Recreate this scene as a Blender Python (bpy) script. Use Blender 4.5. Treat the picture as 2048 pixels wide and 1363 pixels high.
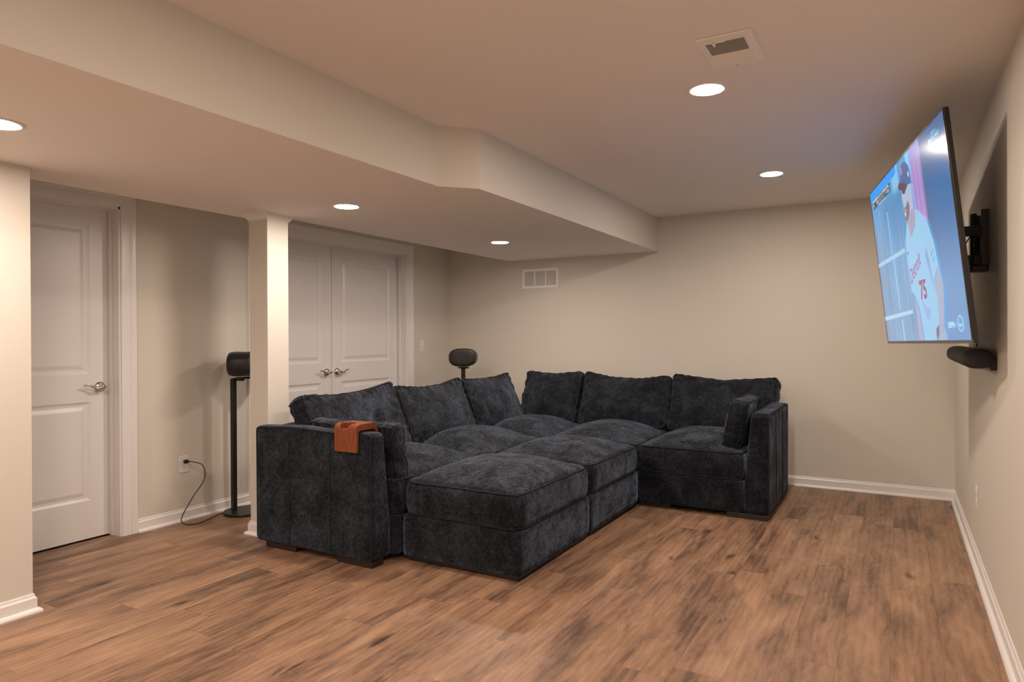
import bpy, bmesh, math, random
import numpy as np
from mathutils import Matrix, Vector
random.seed(7)
for o in list(bpy.data.objects): bpy.data.objects.remove(o)
SC = bpy.context.scene
COL = SC.collection
# ------------------------------------------------------------------ camera
F_PX, YAW, PITCH, ROLL, CAM_H = 1353.85, 29.6481, -0.2996, -0.2005, 1.2382
def cam_axes():
    y, p, r = [math.radians(a) for a in (YAW, PITCH, ROLL)]
    fw = np.array([-math.sin(y)*math.cos(p), math.cos(y)*math.cos(p), math.sin(p)])
    rt = np.array([math.cos(y), math.sin(y), 0.0]); up = np.cross(rt, fw)
    return rt*math.cos(r)+up*math.sin(r), -rt*math.sin(r)+up*math.cos(r), fw
rt, up, fw = cam_axes()
cd = bpy.data.cameras.new('camera'); cam = bpy.data.objects.new('camera', cd); COL.objects.link(cam)
cd.sensor_width = 36; cd.sensor_fit = 'HORIZONTAL'; cd.lens = 36*F_PX/2048; cd.clip_start = 0.03
M = Matrix.Identity(4)
for i in range(3):
    M[i][0] = rt[i]; M[i][1] = up[i]; M[i][2] = -fw[i]
M[2][3] = CAM_H
cam.matrix_world = M
SC.camera = cam
# ------------------------------------------------------------------ world, lights, exposure
w = bpy.data.worlds.new('world'); SC.world = w; w.use_nodes = True
w.node_tree.nodes['Background'].inputs[0].default_value = (0.9, 0.8, 0.7, 1)
w.node_tree.nodes['Background'].inputs[1].default_value = 0.02
SC.view_settings.view_transform = 'Standard'; SC.view_settings.look = 'None'
SC.view_settings.exposure = 0.08; SC.view_settings.gamma = 1.0; SC.view_settings.use_curve_mapping = False
LAMP_COL = (1.0, 0.825, 0.705)
LAMP_STRENGTH = 400.0
SCREEN_GAIN = 1.08
R_LAMP = 0.066
# room dimensions
XR, YB, XL, XN, YN = 0.3775, 6.0607, -4.2295, -3.4143, 1.589
HC, HS = 2.3285, 2.0167
XS1, XS2, YC1, YC2 = -2.0528, -1.9015, 2.8403, 3.0011
XE1, XE2 = -3.672, -3.4542
YF = -2.6
def hidden_lamp(x, y, z):      # the grid's fixtures behind the camera
    l = bpy.data.lights.new('downlight', 'AREA'); l.shape = 'DISK'; l.size = 2*R_LAMP
    l.color = LAMP_COL; l.energy = LAMP_STRENGTH*math.pi*math.pi*R_LAMP**2
    o = bpy.data.objects.new('downlight', l); COL.objects.link(o); o.location = (x, y, z-0.008)
for q in ((-0.73, 1.24, HC), (-0.73, -0.55, HC), (-2.82, -0.55, HS), (-2.82, -2.2, HS), (-0.73, -2.2, HC)): hidden_lamp(*q)
# ------------------------------------------------------------------ materials
def lin(c): return tuple(((v/255)/12.92 if v/255 <= .04045 else ((v/255+.055)/1.055)**2.4) for v in c)
def mat(name, col, rough=.5, metal=0., spec=.5, bump=0., bscale=200., sheen=0., vary=0.):
    m = bpy.data.materials.new(name); m.use_nodes = True; nt = m.node_tree; b = nt.nodes['Principled BSDF']
    b.inputs['Base Color'].default_value = (*col, 1); b.inputs['Roughness'].default_value = rough
    b.inputs['Metallic'].default_value = metal; b.inputs['Specular IOR Level'].default_value = spec
    b.inputs['Sheen Weight'].default_value = sheen
    tc = nt.nodes.new('ShaderNodeTexCoord')
    if bump > 0 or vary > 0:
        n = nt.nodes.new('ShaderNodeTexNoise'); n.inputs['Scale'].default_value = bscale; n.inputs['Detail'].default_value = 3
        nt.links.new(tc.outputs['Object'], n.inputs['Vector'])
        if bump > 0:
            bp = nt.nodes.new('ShaderNodeBump'); bp.inputs['Strength'].default_value = bump; bp.inputs['Distance'].default_value = .002
            nt.links.new(n.outputs[0], bp.inputs['Height']); nt.links.new(bp.outputs[0], b.inputs['Normal'])
        if vary > 0:
            mx = nt.nodes.new('ShaderNodeMix'); mx.data_type = 'RGBA'
            mx.inputs[6].default_value = (*[c*(1-vary) for c in col], 1); mx.inputs[7].default_value = (*[min(1, c*(1+vary)) for c in col], 1)
            nt.links.new(n.outputs[0], mx.inputs[0]); nt.links.new(mx.outputs[2], b.inputs['Base Color'])
    return m
M_WALL = mat('greige wall paint', (.67, .64, .57), .62, bump=.12, bscale=260, spec=.35)
M_CEIL = mat('flat ceiling paint', (.86, .82, .785), .75, bump=.10, bscale=220, spec=.2)
M_TRIM = mat('white semi gloss trim', (.80, .79, .775), .32, bump=.03, bscale=60)
M_DOOR = mat('white painted door', (.78, .77, .76), .35, bump=.04, bscale=90)
M_PLATE = mat('white plastic plate', (.80, .79, .77), .3)
M_SLOT = mat('dark slot', (.03, .028, .025), .6)
M_BLACK = mat('matte black plastic', (.010, .010, .010), .45, bump=.02)
M_STEEL = mat('black powder coated steel', (.014, .013, .012), .38, bump=.05, bscale=300)
M_CORD = mat('black cord rubber', (.012, .012, .012), .5)
M_GRILLE = mat('black speaker grille', (.013, .012, .012), .6, bump=.5, bscale=900)
M_NICKEL = mat('satin nickel', (.62, .57, .50), .22, metal=1., bump=.02, bscale=50)
M_BEZEL = mat('dark bezel', (.02, .019, .02), .25)
M_SILVER = mat('grey brushed bezel strip', (.17, .15, .14), .4, metal=.4)
M_FOOT = mat('dark walnut foot', (.020, .011, .008), .5, bump=.1, bscale=80, vary=.3)
M_PIPE = mat('shadow dark welt cord', (.006, .007, .010), .8)  # same cloth as the sofa, darkened to paint in the seam shadow line
M_VENT = mat('white enamelled vent', (.88, .86, .83), .4)
M_VDARK = mat('vent interior', (.05, .048, .046), .8)
M_SUB = mat('subfloor', (.10, .07, .05), .9)
def fabric():
    m = bpy.data.materials.new('charcoal crushed chenille'); m.use_nodes = True; nt = m.node_tree; N = nt.nodes; L = nt.links
    b = N['Principled BSDF']; b.inputs['Roughness'].default_value = .85; b.inputs['Specular IOR Level'].default_value = .15
    b.inputs['Sheen Weight'].default_value = .55; b.inputs['Sheen Roughness'].default_value = .45; b.inputs['Sheen Tint'].default_value = (.46, .57, .76, 1)
    tc = N.new('ShaderNodeTexCoord')
    oi = N.new('ShaderNodeObjectInfo'); ad = N.new('ShaderNodeVectorMath'); ad.operation = 'ADD'
    mr = N.new('ShaderNodeMath'); mr.operation = 'MULTIPLY'; mr.inputs[1].default_value = 40; L.new(oi.outputs['Random'], mr.inputs[0])
    L.new(tc.outputs['Object'], ad.inputs[0]); L.new(mr.outputs[0], ad.inputs[1])
    def noise(scale, det, rough, dist=0):
        n = N.new('ShaderNodeTexNoise'); n.inputs['Scale'].default_value = scale; n.inputs['Detail'].default_value = det
        n.inputs['Roughness'].default_value = rough; n.inputs['Distortion'].default_value = dist
        L.new(ad.outputs[0], n.inputs['Vector']); return n
    n1 = noise(7, 5, .62, .6); n2 = noise(55, 6, .7, .8)
    mp = N.new('ShaderNodeMapping'); mp.inputs['Scale'].default_value = (420, 420, 90); L.new(ad.outputs[0], mp.inputs[0])
    n3 = N.new('ShaderNodeTexNoise'); n3.inputs['Scale'].default_value = 1; n3.inputs['Detail'].default_value = 2; L.new(mp.outputs[0], n3.inputs['Vector'])
    def mathn(op, a, bb):
        q = N.new('ShaderNodeMath'); q.operation = op
        for i, v in enumerate((a, bb)):
            if isinstance(v, (int, float)): q.inputs[i].default_value = v
            else: L.new(v, q.inputs[i])
        return q.outputs[0]
    s = mathn('ADD', mathn('MULTIPLY', n1.outputs[0], .42), mathn('MULTIPLY', n2.outputs[0], .56))
    s = mathn('ADD', s, mathn('MULTIPLY', n3.outputs[0], .12))
    cr = N.new('ShaderNodeValToRGB'); L.new(s, cr.inputs[0])
    e = cr.color_ramp.elements; e[0].position = .44; e[0].color = (.0035, .0042, .0060, 1); e[1].position = .68; e[1].color = (.028, .034, .046, 1)
    k = e.new(.55); k.color = (.0095, .0115, .0160, 1)
    L.new(cr.outputs[0], b.inputs['Base Color'])
    sm = N.new('ShaderNodeMapRange'); sm.inputs['From Min'].default_value = .47; sm.inputs['From Max'].default_value = .66
    sm.inputs['To Min'].default_value = .10; sm.inputs['To Max'].default_value = .62; L.new(s, sm.inputs['Value']); L.new(sm.outputs[0], b.inputs['Sheen Weight'])
    bp = N.new('ShaderNodeBump'); bp.inputs['Strength'].default_value = .8; bp.inputs['Distance'].default_value = .005
    L.new(mathn('ADD', n2.outputs[0], mathn('MULTIPLY', n3.outputs[0], .35)), bp.inputs['Height']); L.new(bp.outputs[0], b.inputs['Normal'])
    return m
M_FAB = fabric()
def wood_floor():
    m = bpy.data.materials.new('rustic oak vinyl plank'); m.use_nodes = True; nt = m.node_tree; N = nt.nodes; L = nt.links
    b = N['Principled BSDF']; b.inputs['Specular IOR Level'].default_value = .4
    tc = N.new('ShaderNodeTexCoord'); oi = N.new('ShaderNodeObjectInfo')
    cx = N.new('ShaderNodeCombineXYZ')
    def mathn(op, a, bb=0.):
        q = N.new('ShaderNodeMath'); q.operation = op
        for i, v in enumerate((a, bb)):
            if isinstance(v, (int, float)): q.inputs[i].default_value = v
            else: L.new(v, q.inputs[i])
        return q.outputs[0]
    L.new(mathn('MULTIPLY', oi.outputs['Random'], 37.), cx.inputs[0]); L.new(mathn('MULTIPLY', oi.outputs['Random'], 91.), cx.inputs[1])
    ad = N.new('ShaderNodeVectorMath'); ad.operation = 'ADD'; L.new(tc.outputs['Object'], ad.inputs[0]); L.new(cx.outputs[0], ad.inputs[1])
    def mapped(sc):
        mp = N.new('ShaderNodeMapping'); mp.inputs['Scale'].default_value = sc; L.new(ad.outputs[0], mp.inputs[0]); return mp.outputs[0]
    def noise(vec, det=4, rough=.6, dist=0.):
        n = N.new('ShaderNodeTexNoise'); n.inputs['Scale'].default_value = 1; n.inputs['Detail'].default_value = det
        n.inputs['Roughness'].default_value = rough; n.inputs['Distortion'].default_value = dist; L.new(vec, n.inputs['Vector']); return n.outputs[0]
    broad = noise(mapped((6.5, 1.25, 1)), 4, .55, .7)
    mid = noise(mapped((17, 3.6, 1)), 7, .66, 1.0)
    fine = noise(mapped((85, 12, 1)), 6, .80, .8)
    # cathedral figure: warped waves
    wv = N.new('ShaderNodeTexWave'); wv.bands_direction = 'X'; wv.inputs['Scale'].default_value = 1; wv.inputs['Distortion'].default_value = 9
    wv.inputs['Detail'].default_value = 3; wv.inputs['Detail Scale'].default_value = .6; L.new(mapped((9, .9, 1)), wv.inputs['Vector'])
    # knots
    vo = N.new('ShaderNodeTexVoronoi'); vo.inputs['Scale'].default_value = 1; vo.inputs['Randomness'].default_value = 1
    L.new(mapped((4.4, 1.7, .01)), vo.inputs['Vector'])
    kn = N.new('ShaderNodeMapRange'); kn.inputs['From Min'].default_value = .015; kn.inputs['From Max'].default_value = .15
    kn.inputs['To Min'].default_value = 1; kn.inputs['To Max'].default_value = 0
    L.new(mathn('ADD', vo.outputs['Distance'], mathn('MULTIPLY', mathn('SUBTRACT', mid, .5), .35)), kn.inputs['Value'])
    knp = mathn('POWER', kn.outputs[0], 2.2)
    v = mathn('ADD', mathn('MULTIPLY', broad, .60), mathn('MULTIPLY', mid, .42))
    v = mathn('ADD', v, mathn('MULTIPLY', wv.outputs['Fac'], .045))
    v = mathn('ADD', v, mathn('MULTIPLY', fine, .30))
    v = mathn('ADD', v, mathn('MULTIPLY', mathn('SUBTRACT', oi.outputs['Random'], .5), .06))
    v = mathn('SUBTRACT', mathn('SUBTRACT', v, .065), mathn('MULTIPLY', knp, .34))
    cr = N.new('ShaderNodeValToRGB'); L.new(v, cr.inputs[0]); e = cr.color_ramp.elements
    e[0].position = .36; e[0].color = (.052, .030, .020, 1); e[1].position = .80; e[1].color = (.42, .255, .152, 1)
    k = e.new(.50); k.color = (.135, .078, .050, 1); k = e.new(.60); k.color = (.255, .147, .088, 1)
    L.new(cr.outputs[0], b.inputs['Base Color'])
    L.new(mathn('ADD', mathn('MULTIPLY', fine, .22), .30), b.inputs['Roughness'])
    bp = N.new('ShaderNodeBump'); bp.inputs['Strength'].default_value = .22; bp.inputs['Distance'].default_value = .0012
    L.new(mathn('ADD', fine, mathn('MULTIPLY', mid, .6)), bp.inputs['Height']); L.new(bp.outputs[0], b.inputs['Normal'])
    return m
M_WOOD = wood_floor()
def tray_wood():
    m = bpy.data.materials.new('orange stained bent plywood'); m.use_nodes = True; nt = m.node_tree; N = nt.nodes; L = nt.links
    b = N['Principled BSDF']; b.inputs['Roughness'].default_value = .33
    tc = N.new('ShaderNodeTexCoord'); mp = N.new('ShaderNodeMapping'); mp.inputs['Scale'].default_value = (160, 12, 12); L.new(tc.outputs['Object'], mp.inputs[0])
    n = N.new('ShaderNodeTexNoise'); n.inputs['Scale'].default_value = 1; n.inputs['Detail'].default_value = 4; L.new(mp.outputs[0], n.inputs['Vector'])
    cr = N.new('ShaderNodeValToRGB'); L.new(n.outputs[0], cr.inputs[0]); e = cr.color_ramp.elements
    e[0].position = .3; e[0].color = (.15, .036, .013, 1); e[1].position = .75; e[1].color = (.30, .080, .028, 1)
    L.new(cr.outputs[0], b.inputs['Base Color']); return m
M_TRAY = tray_wood()
def emit_lamp():
    m = bpy.data.materials.new('lit led diffuser'); m.use_nodes = True; nt = m.node_tree; nt.nodes.clear()
    e = nt.nodes.new('ShaderNodeEmission'); e.inputs[0].default_value = (*LAMP_COL, 1); e.inputs[1].default_value = LAMP_STRENGTH
    o = nt.nodes.new('ShaderNodeOutputMaterial'); nt.links.new(e.outputs[0], o.inputs[0]); return m
M_LAMP = emit_lamp()
def screen_mat(name, col=None):
    m = bpy.data.materials.new(name); m.use_nodes = True; nt = m.node_tree; b = nt.nodes['Principled BSDF']
    b.inputs['Base Color'].default_value = (.004, .004, .005, 1); b.inputs['Roughness'].default_value = .16
    b.inputs['Emission Strength'].default_value = SCREEN_GAIN
    if col is None:
        a = nt.nodes.new('ShaderNodeVertexColor'); a.layer_name = 'Col'; nt.links.new(a.outputs[0], b.inputs['Emission Color'])
    else: b.inputs['Emission Color'].default_value = (*lin(col), 1)
    return m
# ------------------------------------------------------------------ helpers
class MB:
    def __init__(s): s.v = []; s.f = []
    def add(s, vs, fs):
        o = len(s.v); s.v += [tuple(p) for p in vs]; s.f += [tuple(i+o for i in f) for f in fs]; return s
    def box(s, x0, x1, y0, y1, z0, z1):
        return s.add([(x0,y0,z0),(x1,y0,z0),(x1,y1,z0),(x0,y1,z0),(x0,y0,z1),(x1,y0,z1),(x1,y1,z1),(x0,y1,z1)],
                     [(0,3,2,1),(4,5,6,7),(0,1,5,4),(1,2,6,5),(2,3,7,6),(3,0,4,7)])
    def prism(s, pts, axis, a, b):      # closed 2D polygon extruded along an axis
        n = len(pts)
        def P(q, t): return {'x': (t, q[0], q[1]), 'y': (q[0], t, q[1]), 'z': (q[0], q[1], t)}[axis]
        vs = [P(q, a) for q in pts]+[P(q, b) for q in pts]
        return s.add(vs, [tuple(range(n))[::-1], tuple(range(n, 2*n))]+[(i, (i+1) % n, n+(i+1) % n, n+i) for i in range(n)])
    def tube(s, path, r, n=8, closed=False):
        path = [Vector(p) for p in path]; m = len(path); vs = []; up_ = None
        for i, p in enumerate(path):
            if closed: t = path[(i+1) % m]-path[i-1]
            else: t = path[min(i+1, m-1)]-path[max(i-1, 0)]
            t.normalize()
            if up_ is None: up_ = Vector((0,0,1)) if abs(t.z) < .9 else Vector((1,0,0))
            a = t.cross(up_); a.normalize(); b = a.cross(t); up_ = b
            rr = r[i] if isinstance(r, (list, tuple)) else r
            vs += [tuple(p+a*math.cos(2*math.pi*k/n)*rr+b*math.sin(2*math.pi*k/n)*rr) for k in range(n)]
        fs = []
        for i in range(m if closed else m-1):
            j = (i+1) % m
            fs += [(i*n+k, i*n+(k+1) % n, j*n+(k+1) % n, j*n+k) for k in range(n)]
        if not closed: fs += [tuple(range(n))[::-1], tuple(range((m-1)*n, m*n))]
        return s.add(vs, fs)
    def lathe(s, prof, c, axis='z', n=32, cap=True):
        vs = []; m = len(prof)
        for (r, h) in prof:
            for k in range(n):
                a = 2*math.pi*k/n; ca, sa = r*math.cos(a), r*math.sin(a)
                vs.append({'z': (c[0]+ca, c[1]+sa, c[2]+h), 'x': (c[0]+h, c[1]+ca, c[2]+sa), 'y': (c[0]+sa, c[1]+h, c[2]+ca)}[axis])
        fs = [(i*n+k, i*n+(k+1) % n, (i+1)*n+(k+1) % n, (i+1)*n+k) for i in range(m-1) for k in range(n)]
        if cap: fs += [tuple(range(n))[::-1], tuple(range((m-1)*n, m*n))]
        return s.add(vs, fs)
    def build(s, name, m, parent=None, org=(0,0,0), smooth=False, bevel=0., segs=2):
        me = bpy.data.meshes.new(name)
        me.from_pydata([(p[0]-org[0], p[1]-org[1], p[2]-org[2]) for p in s.v], [], s.f)
        if m: me.materials.append(m)
        if bevel > 0 or not smooth:
            bm = bmesh.new(); bm.from_mesh(me); bmesh.ops.recalc_face_normals(bm, faces=bm.faces)
            if bevel > 0:
                es = [e for e in bm.edges if len(e.link_faces) == 2 and e.calc_face_angle(0) > .5]
                bmesh.ops.bevel(bm, geom=es, offset=bevel, segments=segs, affect='EDGES', profile=.5, clamp_overlap=True)
            bm.to_mesh(me); bm.free()
        else:
            bm = bmesh.new(); bm.from_mesh(me); bmesh.ops.recalc_face_normals(bm, faces=bm.faces); bm.to_mesh(me); bm.free()
        if smooth:
            me.polygons.foreach_set('use_smooth', [True]*len(me.polygons))
            if bevel > 0 or smooth == 'auto':
                try: me.set_sharp_from_angle(angle=math.radians(40))
                except Exception: pass
        o = bpy.data.objects.new(name, me); COL.objects.link(o)
        if parent: o.parent = parent
        return o
def empty(name, loc, label=None, cat=None, group=None, kind=None):
    o = bpy.data.objects.new(name, None); o.empty_display_size = .1; COL.objects.link(o); o.location = loc
    return tag(o, label, cat, group, kind)
def tag(o, label=None, cat=None, group=None, kind=None):
    if label: o['label'] = label
    if cat: o['category'] = cat
    if group: o['group'] = group
    if kind: o['kind'] = kind
    return o
def S(o, label, cat='wall'): return tag(o, label, cat, kind='structure')
def sweep(path, prof):
    """profile (outward, z) along a plan polyline; outward = right-hand side of travel"""
    mb = MB(); P = [Vector((p[0], p[1])) for p in path]; n = len(P); k = len(prof); vs = []
    closed = (P[0]-P[-1]).length < 1e-6
    if closed: P = P[:-1]; n -= 1
    for i in range(n):
        ns = []
        for a, b in ((i-1, i), (i, i+1)):
            if not closed and (a < 0 or b >= n): continue
            d = (P[b % n]-P[a % n]).normalized(); ns.append(Vector((d.y, -d.x)))
        m = ns[0] if len(ns) == 1 else (ns[0]+ns[1])/(1+ns[0].dot(ns[1]))
        for (d, z) in prof: vs.append((P[i].x+m.x*d, P[i].y+m.y*d, z))
    fs = []
    for i in range(n if closed else n-1):
        j = (i+1) % n
        fs += [(i*k+a, i*k+(a+1) % k, j*k+(a+1) % k, j*k+a) for a in range(k)]
    if not closed: fs += [tuple(range(k)), tuple(range((n-1)*k, n*k))[::-1]]
    mb.add(vs, fs); return mb
# ------------------------------------------------------------------ structure
fl = S(MB().box(XL-.3, XR+.2, YF-.2, YB+.2, -.10, -.006).build('floor', M_SUB), 'brown rustic oak plank floor across the basement room', 'floor')
PW = .176; xs = []
x = -2.665
while x > XL-.02: x -= PW
while x < XR: xs.append(x); x += PW
PL = 1.22; full = None
for i, x0 in enumerate(xs):
    a, b = max(x0, XL-.1), min(x0+PW, XR)
    j0 = random.uniform(0, PL)
    if abs(x0-(-2.841)) < .01: j0 = 1.946
    if abs(x0-(-2.665)) < .01: j0 = 1.818
    if abs(x0-(-2.313)) < .01: j0 = 1.79
    y = j0
    while y > YF: y -= PL
    while y < YB:
        c, d = max(y, YF), min(y+PL, YB); y += PL
        if d-c < .02: continue
        whole = (d-c > PL-1e-4) and (b-a > PW-1e-4)
        if whole and full is not None:
            o = bpy.data.objects.new('plank', full); COL.objects.link(o); o.parent = fl
        else:
            w2, l2, g = (b-a)/2-.0001, (d-c)/2-.0001, .0007
            mb = MB().add([(-w2,-l2,-.006),(w2,-l2,-.006),(w2,l2,-.006),(-w2,l2,-.006),(-w2,-l2,-.0005),(w2,-l2,-.0005),(w2,l2,-.0005),(-w2,l2,-.0005),
                           (-w2+g,-l2+g,0),(w2-g,-l2+g,0),(w2-g,l2-g,0),(-w2+g,l2-g,0)],
                          [(0,1,5,4),(1,2,6,5),(2,3,7,6),(3,0,4,7),(4,5,9,8),(5,6,10,9),(6,7,11,10),(7,4,8,11),(8,9,10,11)])
            o = mb.build('plank', M_WOOD, fl)
            if whole: full = o.data
        o.location = ((a+b)/2, (c+d)/2, 0)
S(MB().box(XL-.3, XR+.2, YF-.2, YB+.2, HC, HC+.1).build('ceiling', M_CEIL), 'flat off-white upper ceiling above the television side', 'ceiling')
# soffit with a chamfered jog
sp = [(XN-.3, YF), (XS1, YF), (XS1, YC1), (XS2, YC2), (XS2, YB), (XE2, YB), (XE2, 3.09), (XE1, 3.09), (XE1, YN-.3), (XN-.3, YN-.3)]
S(MB().prism(sp, 'z', HS, HC+.02).build('ceiling_soffit', None), 'dropped ceiling soffit with chamfered step running over the doors side', 'ceiling')
sof = bpy.data.objects['ceiling_soffit']; sof.data.materials.append(M_WALL); sof.data.materials.append(M_CEIL)
for p_ in sof.data.polygons: p_.material_index = 1 if p_.normal.z < -.5 else 0
S(MB().box(XL-.3, XR+.2, YB, YB+.15, 0, HC).build('wall_back', M_WALL), 'greige far wall behind the sofa')
S(MB().box(XR, XR+.15, YF-.2, YB, 0, HC).build('wall_right', M_WALL), 'greige right wall behind the television')
S(MB().box(XL-.3, XR+.2, YF-.2, YF, 0, HC).build('wall_front', M_WALL), 'greige wall behind the camera')
D1A, D1B, D2A, D2M, D2B, DH = 1.65, 2.463, 3.530, 4.400, 5.305, 2.062
mb = MB()
for (a, b, c, d) in ((YN-.02, D1A-.012, 0, HC), (D1A-.012, D1B+.012, DH, HC), (D1B+.012, D2A-.012, 0, HC), (D2A-.012, D2B+.017, DH, HC), (D2B+.017, YB, 0, HC)): mb.box(XL-.16, XL, a, b, c, d)
mb.box(XL-.3, XL-.17, YN-.02, YB, 0, HC)  # unseen backing added behind the doors to stop light leaks
S(mb.build('wall_left', M_WALL), 'greige left wall holding the doors')
S(MB().box(XL-.3, XN, YF, YN, 0, HC).build('wall_near', M_WALL), 'nearest greige wall end at left edge')
BB = [(0, .0833), (.0035, .0833), (.0055, .079), (.0065, .071), (.0105, .066), (.0125, .0635), (.0125, .0), (0, 0)]
SH = [(.0122, .0), (.0122, .019), (.018, .0185), (.0235, .0155), (.028, .010), (.030, .004), (.030, 0)]
def baseboard(name, path, label):
    o = S(sweep(path, BB).build(name, M_TRIM), label, 'baseboard')
    sweep(path, SH).build('shoe_moulding', M_TRIM, o); return o
baseboard('baseboard_back', [(XL, YB), (XR, YB)], 'white baseboard along the far wall')
baseboard('baseboard_right', [(XR, YB), (XR, YF)], 'white baseboard along the right wall')
baseboard('baseboard_left', [(XL, 2.567), (XL, 3.426)], 'white baseboard between single door and double doors')
baseboard('baseboard_corner', [(XL, 5.434), (XL, YB)], 'white baseboard between double doors and far corner')
baseboard('baseboard_near', [(XN, YF), (XN, YN), (XL, YN)], 'white baseboard wrapping the near left wall end')
# casings (profile across the width: u from opening outward, d proud of the wall)
CAS = [(0, 0), (0, .009), (.006, .011), (.030, .0125), (.052, .013), (.056, .0165), (.064, .0185), (.072, .0165), (.084, .018), (.092, .018), (.092, 0)]
def casing(name, ya, yb, top, label):
    # mitred three-sided casing round an opening in the left wall
    mb = MB(); k = len(CAS); vs = []
    for (py, pz, sy, sz) in ((ya, 0, -1, 0), (ya, top, -1, 1), (yb, top, 1, 1), (yb, 0, 1, 0)):
        for (u, d) in CAS: vs.append((XL+d, py+sy*u, pz+sz*u))
    fs = [(i*k+a, i*k+(a+1) % k, (i+1)*k+(a+1) % k, (i+1)*k+a) for i in range(3) for a in range(k)]+[tuple(range(k)), tuple(range(3*k, 4*k))]
    mb.add(vs, fs); o = S(mb.build(name, M_TRIM), label, 'door trim')
    # jamb boards and stops
    j = MB().box(XL-.16, XL+.0005, ya-.0, ya+.012, 0, top).box(XL-.16, XL+.0005, yb-.012, yb, 0, top).box(XL-.16, XL+.0005, ya, yb, top-.012, top)
    j.build('jamb', M_TRIM, o)
    s = MB().box(XL-.100, XL-.066, ya+.012, ya+.022, 0, top-.012).box(XL-.100, XL-.066, yb-.022, yb-.012, 0, top-.012).box(XL-.100, XL-.066, ya+.022, yb-.022, top-.022, top-.012)
    s.build('door_stop', M_TRIM, o, bevel=.002)
    return o
casing('trim_1', D1A-.012, 2.475, DH, 'white casing around the single door')
casing('trim_2', D2A-.012, 5.342-.02, DH, 'white casing around the double doors')
DX = XL-.105
def leaf(name, ya, yb, label, handle_side):
    root = empty(name, (DX, (ya+yb)/2, 0), label, 'door', kind='structure'); org = root.location[:]
    z0, z1 = .009, 2.050; st = .120
    ys = [ya+.003, ya+st, yb-st, yb-.003]; zs = [z0, .243, .850, 1.022, 1.940, z1]
    mb = MB()
    for i in range(3):
        for j in range(5):
            if i == 1 and j in (1, 3): continue
            mb.add([(DX, ys[i], zs[j]), (DX, ys[i+1], zs[j]), (DX, ys[i+1], zs[j+1]), (DX, ys[i], zs[j+1])], [(0, 1, 2, 3)])
    mb.add([(DX-.035, ys[0], z0), (DX-.035, ys[3], z0), (DX-.035, ys[3], z1), (DX-.035, ys[0], z1), (DX, ys[0], z0), (DX, ys[3], z0), (DX, ys[3], z1), (DX, ys[0], z1)],
           [(0,3,2,1), (0,1,5,4), (1,2,6,5), (2,3,7,6), (3,0,4,7)])
    lf = mb.build('leaf', M_DOOR, root, org)
    for j in (1, 3):
        a, b, c, d = ys[1], ys[2], zs[j], zs[j+1]
        rings = [(0, 0), (.004, -.0035), (.014, -.0095), (.022, -.0105), (.030, -.0105), (.052, -.003), (.055, -.0025)]
        vs = []; fs = []
        for (t, dx) in rings: vs += [(DX+dx, a+t, c+t), (DX+dx, b-t, c+t), (DX+dx, b-t, d-t), (DX+dx, a+t, d-t)]
        for r in range(len(rings)-1): fs += [(r*4+q, r*4+(q+1) % 4, r*4+4+(q+1) % 4, r*4+4+q) for q in range(4)]
        n = (len(rings)-1)*4; fs.append((n, n+1, n+2, n+3))
        MB().add(vs, fs).build('panel', M_DOOR, lf, org)
    if handle_side:
        hy = yb-.063 if handle_side > 0 else ya+.060; hz = .940; s = -handle_side
        h = MB().lathe([(.033, 0), (.033, .004), (.031, .010), (.025, .016), (.016, .020), (.013, .030), (.0115, .046), (.0115, .058), (.008, .061)], (DX, hy, hz), 'x', 28)
        ho = h.build('door_handle', M_NICKEL, root, org, smooth='auto')
        path = []; rad = []
        for q in range(15):
            t = q/14
            path.append((DX+.052-.012*t, hy+s*(-.012+.125*t), hz+.002-.010*math.sin(t*math.pi*1.15)*(1-t*.2)+.016*max(0, math.sin((t-.45)*math.pi*1.5))))
            rad.append(.0105-.0055*t if t > .1 else .0085)
        MB().tube(path, rad, 10).build('lever', M_NICKEL, ho, org, smooth=True)
    return root
leaf('door_1', D1A, D1B, 'white two panel single door with nickel lever at left', 1)
leaf('door_2', D2A, D2M, 'left leaf of the white double doors, partly behind the column', 1)
leaf('door_3', D2M, D2B, 'right leaf of the white double doors', -1)
# column
CX0, CX1, CY0, CY1 = -3.5687, -3.4028, 2.9077, 3.0749
colm = S(MB().box(CX0, CX1, CY0, CY1, 0, HS).build('column', M_WALL, bevel=.003), 'square greige support column behind the left sofa arm', 'column')
ring = [(CX0, CY0), (CX0, CY1), (CX1, CY1), (CX1, CY0), (CX0, CY0)]
ring = ring[::-1]
sweep(ring, BB).build('baseboard', M_TRIM, colm)
sweep(ring, SH).build('shoe_moulding', M_TRIM, colm)
sweep(ring, [(0, HS-.036), (.005, HS-.036), (.007, HS-.030), (.012, HS-.026), (.018, HS-.016), (.026, HS-.012), (.029, HS-.006), (.034, HS-.0005), (0, HS-.0005)]).build('cap_moulding', M_TRIM, colm)
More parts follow.
